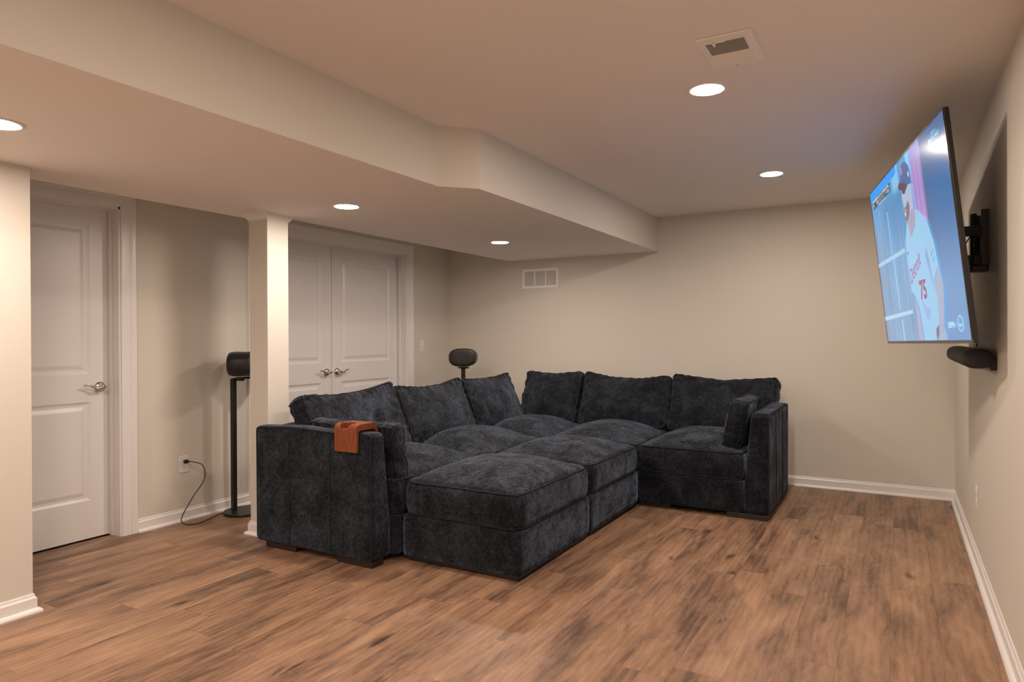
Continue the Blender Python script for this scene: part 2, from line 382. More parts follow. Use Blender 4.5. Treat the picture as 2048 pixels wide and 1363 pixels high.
# ------------------------------------------------------------------ recessed lights
def downlight(x, y, z, label):
    r = empty('recessed_light', (x, y, z), label, 'ceiling light', 'recessed ceiling lights')
    MB().lathe([(.086, 0), (.086, -.003), (.080, -.006), (.070, -.005), (.0665, -.003), (.0665, 0)], (0, 0, 0), 'z', 48, cap=False).build('trim_ring', M_TRIM, r, smooth='auto')
    MB().lathe([(.001, -.0042), (R_LAMP, -.0042), (R_LAMP, -.001)], (0, 0, 0), 'z', 40).build('diffuser', M_LAMP, r)
downlight(-.728, 3.023, HC, 'lit recessed light on upper ceiling beside the square vent')
downlight(-.732, 4.807, HC, 'lit recessed light on upper ceiling nearest the far wall')
downlight(-2.816, 1.205, HS, 'lit recessed soffit light cut by the left picture edge')
downlight(-2.828, 2.997, HS, 'lit recessed soffit light just right of the column')
downlight(-2.822, 4.765, HS, 'lit recessed soffit light above the wall grille')
# ------------------------------------------------------------------ vents
v = empty('ceiling_register', (-.55, 2.66, HC), 'square white ceiling vent register with lever, nearest the camera', 'vent'); og = v.location[:]
x0, x1, y0, y1 = -.652, -.449, 2.503, 2.815; a, b, c, d = -.621, -.482, 2.549, 2.780
mb = MB(); k = [(x0, y0, x1, y1, -.001), (x0+.003, y0+.003, x1-.003, y1-.003, -.005), (a-.006, c-.006, b+.006, d+.006, -.009), (a, c, b, d, -.008), (a, c, b, d, 0)]
vs = []; fs = []
for (p0, q0, p1, q1, h) in k: vs += [(p0, q0, HC+h), (p1, q0, HC+h), (p1, q1, HC+h), (p0, q1, HC+h)]
for r in range(len(k)-1): fs += [(r*4+i, r*4+(i+1) % 4, r*4+4+(i+1) % 4, r*4+4+i) for i in range(4)]
MB().add(vs, fs).build('frame', M_VENT, v, og)
MB().box(a, b, c, d, HC-.0009, HC-.0002).build('backing', M_VDARK, v, og)
MB().box(a, b, (c+d)/2-.002, (c+d)/2+.002, HC-.0085, HC-.001).build('centre_bar', M_VENT, v, og)
for bank, s in ((0, 1), (1, -1)):
    mb = MB(); lo = c if bank == 0 else (c+d)/2; n = 13; st = (d-c)/2/n
    for i in range(n):
        yy = lo+(i+.5)*st; dy = st*.42*s
        mb.add([(a, yy-dy, HC-.0088), (b, yy-dy, HC-.0088), (b, yy+dy, HC-.0015), (a, yy+dy, HC-.0015), (a, yy-dy+.0008, HC-.0088), (b, yy-dy+.0008, HC-.0088), (b, yy+dy+.0008, HC-.0015), (a, yy+dy+.0008, HC-.0015)],
               [(0,1,2,3),(7,6,5,4),(0,4,5,1),(2,6,7,3)])
    tag(mb.build('louvres', M_VENT, v, og), kind='stuff')
MB().box(-.600, -.548, 2.537, 2.543, HC-.013, HC-.008).box(-.592, -.585, 2.537, 2.560, HC-.018, HC-.008).build('lever', M_VENT, v, og, bevel=.001)
MB().lathe([(.004, 0), (.0035, -.0025), (.001, -.003)], (-.553, 2.797, HC-.0075), 'z', 12).build('screw', M_NICKEL, v, og)
g = empty('wall_grille', (-3.117, YB, 1.83), 'white three bay return air grille high on the far wall', 'vent'); og = g.location[:]
x0, x1, z0, z1 = -3.321, -2.914, 1.732, 1.930; bx = .026
mb = MB().box(x0, x1, YB-.008, YB, z0, z0+bx).box(x0, x1, YB-.008, YB, z1-bx, z1).box(x0, x0+bx, YB-.008, YB, z0+bx, z1-bx).box(x1-bx, x1, YB-.008, YB, z0+bx, z1-bx)
mb.build('frame', M_VENT, g, og, bevel=.0015)
iw = (x1-x0-2*bx); bay = (iw-2*.012)/3
for i in (1, 2):
    xx = x0+bx+i*bay+(i-1)*.012
    MB().box(xx, xx+.012, YB-.0075, YB, z0+bx, z1-bx).build('mullion', M_VENT, g, og)
MB().box(x0+bx, x1-bx, YB-.002, YB-.0005, z0+bx, z1-bx).build('backing', M_VDARK, g, og)
for i in range(3):
    xx = x0+bx+i*(bay+.012); n = 15; st = (z1-z0-2*bx)/n; mb = MB()
    for q in range(n):
        zz = z0+bx+(q+.5)*st
        mb.add([(xx, YB-.0072, zz-st*.38), (xx+bay, YB-.0072, zz-st*.38), (xx+bay, YB-.0022, zz+st*.30), (xx, YB-.0022, zz+st*.30),
                (xx, YB-.0072, zz-st*.38+.001), (xx+bay, YB-.0072, zz-st*.38+.001), (xx+bay, YB-.0022, zz+st*.30+.001), (xx, YB-.0022, zz+st*.30+.001)], [(0,1,2,3),(7,6,5,4),(0,4,5,1),(2,6,7,3)])
    tag(mb.build('louvres', M_VENT, g, og), kind='stuff')
MB().box(-3.012, -3.006, YB-.014, YB-.007, 1.765, 1.800).lathe([(.004, 0), (.004, -.006)], (-3.009, YB-.010, 1.812), 'y', 10).build('lever', M_VENT, g, og)
for xx in (x0+.010, x1-.010): MB().lathe([(.0035, 0), (.003, -.002), (.001, -.0026)], (xx, YB-.008, 1.831), 'y', 10).build('screw', M_NICKEL, g, og)
# ------------------------------------------------------------------ plates
def plate(root, org, yc, zc, side):
    X = XL if side > 0 else XR; s = side
    MB().box(min(X, X+s*.006), max(X, X+s*.006), yc-.036, yc+.036, zc-.058, zc+.058).build('cover_plate', M_PLATE, root, org, bevel=.003)
sw = empty('light_switch', (XL, 5.562, 1.158), 'white light switch plate right of the double doors', 'light switch'); og = sw.location[:]
plate(sw, og, 5.562, 1.158, 1)
MB().prism([(XL+.006, 1.150), (XL+.013, 1.150), (XL+.016, 1.158), (XL+.006, 1.168)], 'y', 5.557, 5.567).build('toggle', M_PLATE, sw, og) if False else MB().add([(XL+.006,5.557,1.148),(XL+.006,5.567,1.148),(XL+.006,5.567,1.170),(XL+.006,5.557,1.170),(XL+.018,5.558,1.146),(XL+.018,5.566,1.146),(XL+.016,5.566,1.153),(XL+.016,5.558,1.153)],[(0,3,2,1),(4,5,6,7),(0,1,5,4),(1,2,6,5),(2,3,7,6),(3,0,4,7)]).build('toggle', M_PLATE, sw, og)
for dz in (-.030, .030): MB().lathe([(.003, 0), (.0025, .001)], (XL+.006, 5.562, 1.158+dz), 'x', 10).build('screw', M_NICKEL, sw, og)
def outlet(name_label, yc, zc, side):
    X = XL if side > 0 else XR; r = empty('wall_outlet', (X, yc, zc), name_label, 'outlet'); og = r.location[:]
    plate(r, og, yc, zc, side)
    for dz in (-.021, .021):
        rc = MB().lathe([(.017, 0), (.017, side*.002), (.0165, side*.0025)], (X+side*.006, yc, zc+dz), 'x', 24).build('receptacle', M_PLATE, r, og)
        q = X+side*.0087
        s = MB()
        for (ya, yb, za, zb) in ((-.0075, -.0050, -.002, .007), (.0050, .0070, -.001, .006), (-.002, .002, -.011, -.007)):
            s.box(min(q-.0004, q+.0002), max(q-.0004, q+.0002), yc+ya, yc+yb, zc+dz+za, zc+dz+zb)
        s.build('slots', M_SLOT, rc, og)
    MB().lathe([(.003, 0), (.0025, side*.001)], (X+side*.006, yc, zc), 'x', 10).build('screw', M_NICKEL, r, og)
outlet('white outlet on left wall with a black cord plugged in', 2.899, .384, 1)
outlet('white outlet low on the right wall under the television', 4.435, .366, -1)
# ------------------------------------------------------------------ power cord
def cspline(pts, n=10):
    P = [Vector(p) for p in pts]; out = []
    for i in range(len(P)-1):
        a, b, c, d = P[max(i-1, 0)], P[i], P[i+1], P[min(i+2, len(P)-1)]
        for q in range(n):
            t = q/n; out.append(.5*((2*b)+(c-a)*t+(2*a-5*b+4*c-d)*t*t+(3*b-a-3*c+d)*t**3))
    out.append(P[-1]); return out
pc = empty('power_cord', (XL, 2.90, 0), 'thin black power cord drooping from left wall outlet to speaker stand', 'cord'); og = pc.location[:]
cp = [(-4.190, 2.905, .402), (-4.160, 2.925, .400), (-4.128, 2.972, .370), (-4.115, 2.975, .280), (-4.125, 2.900, .180), (-4.135, 2.835, .080), (-4.135, 2.815, .025), (-4.110, 2.830, .006), (-4.060, 2.880, .004), (-4.090, 2.98, .004), (-4.125, 3.06, .004), (-4.151, 3.145, .004)]
MB().tube(cspline(cp), .0032, 8).build('cable', M_CORD, pc, og, smooth=True)
MB().box(-4.2175, -4.190, 2.888, 2.912, .391, .415).build('plug', M_CORD, pc, og, bevel=.004)
# ------------------------------------------------------------------ soft furnishings
def soft_fn(a, b, c, r1, r2, ct, cb, bulge=0., pw=2.2, pinch=0., wr=0., seed=0, lump=0., warp=None, edgewr=0.):
    rng = np.random.RandomState(seed)
    K = rng.normal(0, 1, (7, 3)); K = K/np.linalg.norm(K, axis=1)[:, None]*rng.uniform(5, 11, (7, 1)); PH = rng.uniform(0, 6.28, 7)
    K2 = rng.normal(0, 1, (9, 3)); K2 = K2/np.linalg.norm(K2, axis=1)[:, None]*rng.uniform(22, 48, (9, 1)); PH2 = rng.uniform(0, 6.28, 9)
    half = np.array([a, b, c])/2
    e1 = rng.uniform(0, 6.28, 6)
    def fn(U):
        U = np.asarray(U, float); P = U*half
        core = half-r2; cl = np.clip(P, -core, core); d = P-cl; L = np.linalg.norm(d, axis=1); m = np.abs(d).max(axis=1)
        k = np.where(L > 1e-9, m/np.maximum(L, 1e-9), 1.); P = cl+d*k[:, None]
        core = half[:2]-r1; cl = np.clip(P[:, :2], -core, core); d = P[:, :2]-cl; L = np.linalg.norm(d, axis=1); m = np.abs(d).max(axis=1)
        k = np.where(L > 1e-9, m/np.maximum(L, 1e-9), 1.); P[:, :2] = cl+d*k[:, None]
        u, v, w = U[:, 0], U[:, 1], U[:, 2]
        g = (1-np.abs(u)**pw)*(1-np.abs(v)**pw)
        P[:, 2] += np.where(w > 0, ct, cb)*w*g
        P[:, 0] += np.sign(u)*np.abs(u)**6*(bulge*(1-w*w)-pinch*(1-v*v))
        P[:, 1] += np.sign(v)*np.abs(v)**6*(bulge*(1-w*w)-pinch*(1-u*u))
        if lump:
            n = np.sin(P@K.T+PH).sum(axis=1)/3.; P[:, 2] += lump*n*np.sign(w)*np.clip(g*2.5, 0, 1); P[:, 1] += lump*.5*n*np.abs(v)**4*np.sign(v)
        if wr:
            n = np.sin(P@K2.T+PH2+1.3*np.sin(P@K[:3].sum(axis=0)[:, None]*1.0)).sum(axis=1)/3.
            P[:, 2] += wr*n*np.sign(w)*np.abs(w)**2*np.clip(g*4, 0, 1)
        if edgewr:
            ph = np.sin(u*7+e1[0])*1.7+np.sin(v*5+e1[1])*1.2
            ev = np.exp(-((1-np.abs(v))/.22)**2)*(1-np.exp(-((1-np.abs(v))/.03)**2)*.7)
            eu = np.exp(-((1-np.abs(u))/.20)**2)
            P[:, 2] += edgewr*np.sign(w)*(w*w)*(ev*np.sin(u*a*55+ph*1.6+2*np.abs(v)*3)+eu*.8*np.sin(v*b*50+ph*1.4+np.abs(u)*4))
            P[:, 1] += edgewr*.45*(np.abs(v)**8)*np.sign(v)*np.sin(u*a*42+e1[3]+ph)
            P[:, 0] += edgewr*.45*(np.abs(u)**8)*np.sign(u)*np.sin(v*b*40+e1[4]+ph)
        if warp is not None: P = warp(P, U)
        return P
    return fn
def ease(n): s = np.linspace(-1, 1, n); return np.sign(s)*(1-(1-np.abs(s))**1.35)
def soft_mesh(fn, nu, nv, nw):
    gu, gv, gw = ease(nu), ease(nv), ease(nw); idx = {}; U = []; F = []
    def vid(i, j, k):
        if (i, j, k) not in idx: idx[(i, j, k)] = len(U); U.append((gu[i], gv[j], gw[k]))
        return idx[(i, j, k)]
    for k, fl_ in ((0, 1), (nw-1, 0)):
        for i in range(nu-1):
            for j in range(nv-1):
                q = (vid(i, j, k), vid(i+1, j, k), vid(i+1, j+1, k), vid(i, j+1, k)); F.append(q[::-1] if fl_ else q)
    for j, fl_ in ((0, 0), (nv-1, 1)):
        for i in range(nu-1):
            for k in range(nw-1):
                q = (vid(i, j, k), vid(i+1, j, k), vid(i+1, j, k+1), vid(i, j, k+1)); F.append(q[::-1] if fl_ else q)
    for i, fl_ in ((0, 1), (nu-1, 0)):
        for j in range(nv-1):
            for k in range(nw-1):
                q = (vid(i, j, k), vid(i, j+1, k), vid(i, j+1, k+1), vid(i, j, k+1)); F.append(q[::-1] if fl_ else q)
    return fn(np.array(U)), F
def perim(n):
    s = np.linspace(-1, 1, n, endpoint=False); s = np.sign(s)*np.abs(s)**.8
    return [(t, -1) for t in s]+[(1, t) for t in s]+[(-t, 1) for t in s]+[(-1, -t) for t in s]
def soft_obj(name, fn, parent=None, res=(44, 34, 9), pipes=(1, -1), pr=.0046, R=None, org=None, out=.0028):
    """R: 4x4 matrix local->parent frame baked in the verts when part of a bigger thing"""
    P, F = soft_mesh(fn, *res)
    def put(A):
        if R is None: return A
        M_ = np.array(R); return A@M_[:3, :3].T+M_[:3, 3]
    mb = MB(); mb.v = [tuple(p) for p in put(P)]; mb.f = F
    o = mb.build(name, M_FAB, parent, smooth=True)
    for w_ in pipes:
        pts = np.array([(u*.999, v*.999, w_) for (u, v) in perim(26)])
        Q = fn(pts); c_ = Q.mean(axis=0)
        dirv = np.stack([np.where(np.abs(pts[:, 0]) > .99, np.sign(pts[:, 0]), 0), np.where(np.abs(pts[:, 1]) > .99, np.sign(pts[:, 1]), 0), np.full(len(pts), float(np.sign(w_)))], axis=1)
        Q = Q+dirv*out
        MB().tube(put(Q).tolist(), pr, 6, closed=True).build('piping', M_PIPE, o, smooth=True)
    return o
def T(loc, X, Y, Z):
    m = Matrix.Identity(4)
    for i in range(3): m[i][0] = X[i]; m[i][1] = Y[i]; m[i][2] = Z[i]; m[i][3] = loc[i]
    return m
SO = (-2.9, 4.3, 0.0)
sofa = empty('sectional_sofa', SO, 'charcoal L-shaped sectional sofa with two side arms filling the corner', 'sofa')
def seat(parent, org, x0, x1, y0, y1, seed, ct=.105, name='seat_cushion', z0=.258, z1=.445, r1=.05, r2=.022, bl=.006, pw=2.3):
    cx, cy = (x0+x1)/2-org[0], (y0+y1)/2-org[1]
    fn = soft_fn(x1-x0-.004, y1-y0-.004, z1-z0, r1, r2, ct, 0, bulge=bl, pw=pw, seed=seed, lump=.006, wr=.0016, edgewr=.0020)
    return soft_obj(name, fn, parent, (48, 48, 9), (1, -1), .0046, T((cx, cy, (z0+z1)/2-org[2]), (1,0,0), (0,1,0), (0,0,1)))
def base(parent, org, x0, x1, y0, y1, name='base', z0=.034, z1=.256):
    fn = soft_fn(x1-x0-.003, y1-y0-.003, z1-z0, .012, .008, .001, 0, bulge=.002, pw=4)
    return soft_obj(name, fn, parent, (14, 14, 6), (), .003, T(((x0+x1)/2-org[0], (y0+y1)/2-org[1], (z0+z1)/2-org[2]), (1,0,0), (0,1,0), (0,0,1)))
def foot(parent, org, x0, x1, y0, y1, z1=.0345): MB().box(x0, x1, y0, y1, 0, z1).build('foot', M_FOOT, parent, org, bevel=.003)
YS = 2.930; YM = 3.850; YQ = 4.775
mods = [(-3.170, -2.415, YS, YM, 11), (-3.170, -2.415, YM, YQ-.006, 12), (-3.170, -2.415, YQ, 5.680, 13), (-2.415, -1.660, YQ, 5.680, 14), (-1.660, -.912, YQ, 5.680, 15)]
for (a, b, c, d, s) in mods:
    base(sofa, SO, a, b, c, d); seat(sofa, SO, a, b, c, d, s, .115 if s != 15 else .095)
# side panels: wedge in thickness, outer face on local +z
def side_panel(name, length, height, T0, T1, M_, seams=(), seed=3):
    half_t = T0/2
    def warp(P, U):
        t = np.clip((P[:, 1]+height/2)/height, 0, 1)     # 0 bottom, 1 top
        th = T0+(T1-T0)*np.clip((t-.25)/.75, 0, 1)
        P[:, 2] = half_t-(half_t-P[:, 2])*(th/T0)
        P[:, 1] += np.where(U[:, 1] > .2, (.004*np.sin(U[:, 0]*5+seed)+.006*(1-U[:, 0]**2))*np.clip(U[:, 1], 0, 1), 0)
        return P
    fn = soft_fn(length, height, T0, .016, .024, .003, .004, bulge=.003, pw=6, seed=seed, lump=.0015, warp=warp)
    o = soft_obj(name, fn, sofa, (48, 30, 12), (1,), .0040, M_, out=.0022)
    for u in seams:
        pts = [(u, v_, 1.0) for v_ in np.linspace(-.97, .97, 24)]
        Q = fn(np.array(pts)); Q[:, 2] += .0022
        A = np.array(M_); Q = Q@A[:3, :3].T+A[:3, 3]
        MB().tube(Q.tolist(), .0032, 6).build('seam', M_PIPE, o, smooth=True)
    return o
AH = .683; AZ = .034+AH/2
def rel(p): return (p[0]-SO[0], p[1]-SO[1], p[2]-SO[2])
# left arm (outer face to -Y): local x->+X, y->+Z, z->-Y
side_panel('arm_panel', .902, AH, .165, .105, T(rel((-2.893, 2.7655+.0825, AZ)), (1,0,0), (0,0,1), (0,-1,0)), (-.37, .345), 3)
# right arm (outer face to +X): local x->+Y, y->+Z, z->+X
side_panel('arm_panel', .905, AH, .165, .115, T(rel((-.745-.0825, 5.2275, AZ)), (0,1,0), (0,0,1), (1,0,0)), (-.40, .30), 5)
# back panels along the left row (outer -X) and the far row (outer +Y)
for (yc, ln) in ((3.39, .915), (4.3125, .92), (5.30, .90)):
    side_panel('back_panel', ln, AH-.01, .165, .110, T(rel((-3.338+.0825, yc, AZ-.005)), (0,-1,0), (0,0,1), (-1,0,0)), (-.35, .35), 6)
for (xc, ln) in ((-2.79, .745), (-2.037, .752), (-1.242, .830)):
    side_panel('back_panel', ln, AH-.01, .165, .110, T(rel((xc, 5.848-.0825, AZ-.005)), (-1,0,0), (0,0,1), (0,1,0)), (-.35, .35), 8)
for (a, b, c, d) in ((-3.272, -3.02, 2.775, 2.87), (-2.70, -2.447, 2.775, 2.87), (-1.025, -.757, 4.782, 4.88), (-1.66, -1.42, 4.80, 4.90), (-1.025, -.765, 5.70, 5.82), (-3.30, -3.05, 5.70, 5.82), (-2.6, -2.35, 4.82, 4.93), (-3.32, -3.2, 4.2, 4.4)):
    foot(sofa, SO, a, b, c, d)
for (lab, y0, y1, seed) in (('charcoal ottoman with loose top cushion, nearest the camera', 2.962, 3.866, 21), ('charcoal ottoman pushed against sofa front, farther from camera', 3.872, 4.768, 22)):
    x0, x1 = -2.400, -1.645
    r = empty('ottoman', ((x0+x1)/2, (y0+y1)/2, 0), lab, 'ottoman', 'charcoal ottomans'); og = r.location[:]
    base(r, og, x0+.003, x1-.002, y0+.002, y1-.002, z0=.030); seat(r, og, x0+.002, x1-.002, y0+.004, y1-.004, seed, .088, 'cushion', r1=.075, r2=.030, bl=.010, pw=2.8)
    MB().box(x0+.02, x1-.02, y0+.02, y1-.02, .012, .0305).build('shadow_gap_base', M_BLACK, r, og)  # recessed base in black, painting in the dark shadow gap underneath
    for (fx, fy) in ((x0+.03, y0+.03), (x1-.15, y0+.03), (x0+.03, y1-.10), (x1-.15, y1-.10)): foot(r, og, fx, fx+.12, fy, fy+.07, .0125)
# loose cushions
def pillow(name, label, cat, group, centre, W, H, D, X, lean_dir, lean, seed, tops=(0, 0, 0), ct=.055, cb=.03, roll=0., bots=(0, 0, 0), lump=.012, ew=.0065, dents=()):
    """X: width axis in plan; lean_dir: horizontal unit vector the front faces; lean: angle back"""
    X = Vector(X).normalized(); fdir = Vector(lean_dir).normalized()
    Zl = (fdir*math.cos(lean)+Vector((0,0,1))*math.sin(lean)).normalized(); Yl = Zl.cross(X).normalized()
    if Yl.z < 0: X = -X; Yl = Zl.cross(X)
    Xr = X*math.cos(roll)+Yl*math.sin(roll); Yr = -X*math.sin(roll)+Yl*math.cos(roll)
    tu = np.linspace(-1, 1, len(tops)); bu = np.linspace(-1, 1, len(bots))
    def warp(P, U):
        k = np.clip((U[:, 1]+1)/2, 0, 1)
        P[:, 1] += np.interp(U[:, 0], tu, tops)*k**1.5
        P[:, 1] += np.interp(U[:, 0], bu, bots)*(1-k)**2
        for (du, dv, dr, dd) in dents:
            e_ = np.exp(-(((U[:, 0]-du)*W/2)**2+((U[:, 1]-dv)*H/2)**2)/dr**2)*(U[:, 2] > .9); P[:, 2] -= dd*e_
        P[:, 2] += .018*(1-k)**2*np.sign(U[:, 2])*(U[:, 2]**2)*(1-U[:, 0]**2)  # belly at the bottom
        return P
    fn = soft_fn(W, H, D, .045, .020, ct, cb, bulge=.008, pw=2.1, pinch=.012, seed=seed, lump=lump, wr=.0022, edgewr=ew, warp=warp)
    o = soft_obj(name, fn, None, (64, 44, 9), (1, -1), .0046)
    o.matrix_world = T(centre, Xr, Yr, Zl)
    return tag(o, label, cat, group)
G1 = 'loose back cushions on the sectional'
L_ = math.radians(24)
def leftrow(y0, y1, label, seed, tops, H=.455, z0=.475, **k):
    # front-bottom x about -2.97, front-top about -3.20
    c = Vector((-3.075, (y0+y1)/2, z0+H*.5*math.cos(L_)))-Vector((math.cos(L_), 0, math.sin(L_)))*.065
    return pillow('back_cushion', label, 'cushion', G1, c, y1-y0, H, .13, (0, -1, 0), (1, 0, 0), L_, seed, tops, **k)
def farrow(x0, x1, label, seed, tops, H=.455, z0=.475, **k):
    c = Vector(((x0+x1)/2, 5.585, z0+H*.5*math.cos(L_)))-Vector((0, -math.cos(L_), math.sin(L_)))*.065
    return pillow('back_cushion', label, 'cushion', G1, c, x1-x0, H, .13, (1, 0, 0), (0, -1, 0), L_, seed, tops, **k)
leftrow(2.955, 3.840, 'charcoal back cushion with a dark dent, leaning behind the left arm', 31, (.0, -.01, .01, .045), dents=((.28, -.02, .05, .035), (.16, -.12, .04, .015)))
leftrow(3.850, 4.700, 'charcoal back cushion, middle of the three along the left side', 32, (.015, -.012, -.005, .03), dents=((-.7, .75, .05, .02),))
leftrow(4.715, 5.515, 'charcoal back cushion, last of the left side before the corner', 33, (.005, 0, .005, .03))
farrow(-3.075, -2.490, 'narrow looking charcoal back cushion filling the sofa corner', 34, (.035, .02, .04))
farrow(-2.475, -1.680, 'charcoal back cushion in the middle of the far row', 35, (.04, .005, 0, .03), dents=((-.1, -.62, .05, .015), (.25, -.72, .06, .015), (.55, -.8, .05, .012)))
farrow(-1.665, -.810, 'charcoal back cushion at the right end, rumpled side edge', 36, (.045, .005, .03), dents=((.1, -.1, .09, .018),))
for (lab, c, W, H, X, fd, le, seed, tops) in (
    ('charcoal bolster cushion standing against the inside of the left arm', (-2.760, 3.003, .585), .66, .335, (1, 0, 0), (0, 1, 0), .14, 41, (0, 0, 0)),
    ('charcoal bolster cushion standing against the inside of the right arm', (-.985, 5.12, .625), .56, .345, (0, -1, 0), (-1, 0, 0), .20, 42, (0, 0, 0))):
    pillow('arm_cushion', lab, 'cushion', 'bolster cushions by the arms', c, W, H, .105, X, fd, le, seed, tops, ct=.028, cb=.02, lump=.006)
# ------------------------------------------------------------------ bent wood tray on the left arm
def tray():
    x0, x1 = -2.682, -2.522; prof = []
    yo, zt = 2.738, .772; th = .020
    prof = [(yo, .622), (yo+.004, .618), (yo+th-.003, .618), (yo+th, .622), (yo+th, zt-.047), (yo+th+.004, zt-.040), (yo+th+.012, zt-.036), (2.885, zt-.036), (2.905, zt-.060), (2.915, zt-.060), (2.918, zt-.052), (2.888, zt-.002), (2.882, zt)]
    for q in range(7):
        a = math.pi/2+q*math.pi/12; prof.append((yo+.030+.030*math.cos(a), zt-.030+.030*math.sin(a)))
    o = MB().prism(prof, 'x', x0, x1).build('armrest_tray', M_TRAY, bevel=.0025)
    cut = MB().lathe([(.043, .742), (.043, .84)], ((x0+x1)/2-.008, 2.775, 0), 'z', 40).build('cut', M_TRAY)
    md = o.modifiers.new('b', 'BOOLEAN'); md.object = cut; md.operation = 'DIFFERENCE'; md.solver = 'EXACT'
    bpy.context.view_layer.update(); dg = bpy.context.evaluated_depsgraph_get()
    me = bpy.data.meshes.new_from_object(o.evaluated_get(dg)); o.modifiers.clear(); o.data = me; bpy.data.objects.remove(cut)
    tag(o, 'orange brown bent wood cup holder tray hooked over the left arm', 'tray')
tray()
# ------------------------------------------------------------------ speakers on stands
def speaker_stand(px, py, bx, by, top, label):
    r = empty('speaker_stand', (bx, by, 0), label, 'speaker stand', 'speaker stands'); og = r.location[:]
    MB().lathe([(.001, .0), (.138, .0), (.140, .003), (.140, .017), (.138, .020), (.001, .020)], (bx, by, 0), 'z', 56).build('base', M_STEEL, r, og, smooth='auto')
    MB().box(px-.017, px+.017, py-.017, py+.017, .020, top-.012).build('pole', M_STEEL, r, og, bevel=.006)
    d = Vector((bx-px, by-py, 0)); MB().tube([(px, py, top-.018), (px+d.x*.5, py+d.y*.5, top-.018), (bx, by, top-.018)], .011, 10).build('bracket', M_STEEL, r, og, smooth=True)
    MB().lathe([(.05, top-.012), (.055, top-.006), (.055, top)], (bx, by, 0), 'z', 32).build('rest_plate', M_STEEL, r, og, smooth='auto')
def speaker(c, face, W, H, D, label):
    f = Vector(face).normalized(); X = Vector((0, 0, 1)).cross(f).normalized()
    r = empty('loudspeaker', c, label, 'speaker', 'black rounded speakers'); r.matrix_world = T(c, X, Vector((0, 0, 1)), f*1.0) if False else T(c, X, f, Vector((0, 0, 1)))
    # body: stadium outline seen from the front, waisted in the middle of its depth
    vs = []; fs = []; n = 56; prof = [(-1, .0), (-1, .55), (-.97, .80), (-.90, .90), (-.6, .945), (-.1, .93), (.25, .92), (.6, .95), (.85, .96), (.95, .90), (1, .74), (1.0, .0)]
    for (t, s) in prof:
        for k in range(n):
            a = 2*math.pi*k/n; ca, sa = math.cos(a), math.sin(a); e = 2/2.6
            x = math.copysign(abs(ca)**e, ca)*W/2*max(s, 0.001); z = math.copysign(abs(sa)**e, sa)*H/2*max(s, .001)
            vs.append((x, t*D/2, z+H/2))
    m = len(prof); fs = [(i*n+k, i*n+(k+1) % n, (i+1)*n+(k+1) % n, (i+1)*n+k) for i in range(m-1) for k in range(n)]
    body = MB().add(vs[:], fs).build('body', M_BLACK, r, smooth=True)
    # front grille: slightly domed plate
    vs = []; pr = [(1.003, .86), (1.05, .80), (1.075, .55), (1.08, .25), (1.08, .001)]
    for (t, s) in pr:
        for k in range(n):
            a = 2*math.pi*k/n; ca, sa = math.cos(a), math.sin(a); e = 2/2.6
            vs.append((math.copysign(abs(ca)**e, ca)*W/2*s, t*D/2, math.copysign(abs(sa)**e, sa)*H/2*s+H/2))
    m = len(pr); fs = [(i*n+k, i*n+(k+1) % n, (i+1)*n+(k+1) % n, (i+1)*n+k) for i in range(m-1) for k in range(n)]
    MB().add(vs, fs).build('grille', M_GRILLE, r, smooth=True)
    MB().box(-.0012, .0012, D/2*1.0, D/2*1.085, H*.80, H*.97).build('status_strip', M_SILVER, r) if False else None
speaker_stand(-4.120, 3.215, -4.035, 3.235, .965, 'black speaker stand with round base beside the left column')
speaker((-4.035, 3.235, .965), (.80, .60, 0), .260, .185, .185, 'black rounded speaker on stand, half hidden by the column')
SPX, SPY = -3.605, 5.39
speaker_stand(SPX, SPY, SPX+.01, SPY-.01, .958, 'black speaker stand in far corner, pole showing above the sofa')
speaker((SPX+.01, SPY-.01, .961), (.45, -1, 0), .268, .178, .19, 'black rounded speaker in far corner above the sofa back')
# ------------------------------------------------------------------ television
TC = Vector((.0553, 4.073, 1.6775)); a_, t_, rl_ = -.189, .1078, -.0098; TW, TH = 1.67, .9602
n_ = Vector((-math.cos(a_)*math.cos(t_), math.sin(a_)*math.cos(t_), -math.sin(t_)))
u_ = Vector((math.sin(a_), math.cos(a_), 0)); w_ = u_.cross(n_)
if w_.z < 0: w_ = -w_
u2 = u_*math.cos(rl_)+w_*math.sin(rl_); w2_ = -u_*math.sin(rl_)+w_*math.cos(rl_)
TX, TZ = -u2, n_; TY = TZ.cross(TX)
tv = empty('television', TC, 'large flat television tilted down on the right wall, showing a ball game', 'television')
tv.matrix_world = T(TC, TX.normalized(), TY.normalized(), TZ.normalized())
hw, hh = TW/2, TH/2
MB().box(-hw, hw, -hh, hh, -.022, -.0015).build('housing', M_BEZEL, tv, bevel=.003)
MB().add([(-.58, -.40, -.022), (.58, -.40, -.022), (.58, .12, -.022), (-.58, .12, -.022), (-.52, -.36, -.058), (.52, -.36, -.058), (.52, .06, -.058), (-.52, .06, -.058)],
         [(0,3,2,1),(4,5,6,7),(0,1,5,4),(1,2,6,5),(2,3,7,6),(3,0,4,7)]).build('rear_cover', M_BLACK, tv)
b1 = .007
MB().box(-hw, -hw+b1, -hh+.014, hh, -.002, .0015).box(hw-b1, hw, -hh+.014, hh, -.002, .0015).box(-hw+b1, hw-b1, hh-b1, hh, -.002, .0015).build('bezel', M_BEZEL, tv)
MB().box(-hw, hw, -hh, -hh+.014, -.002, .003).build('bottom_strip', M_SILVER, tv)
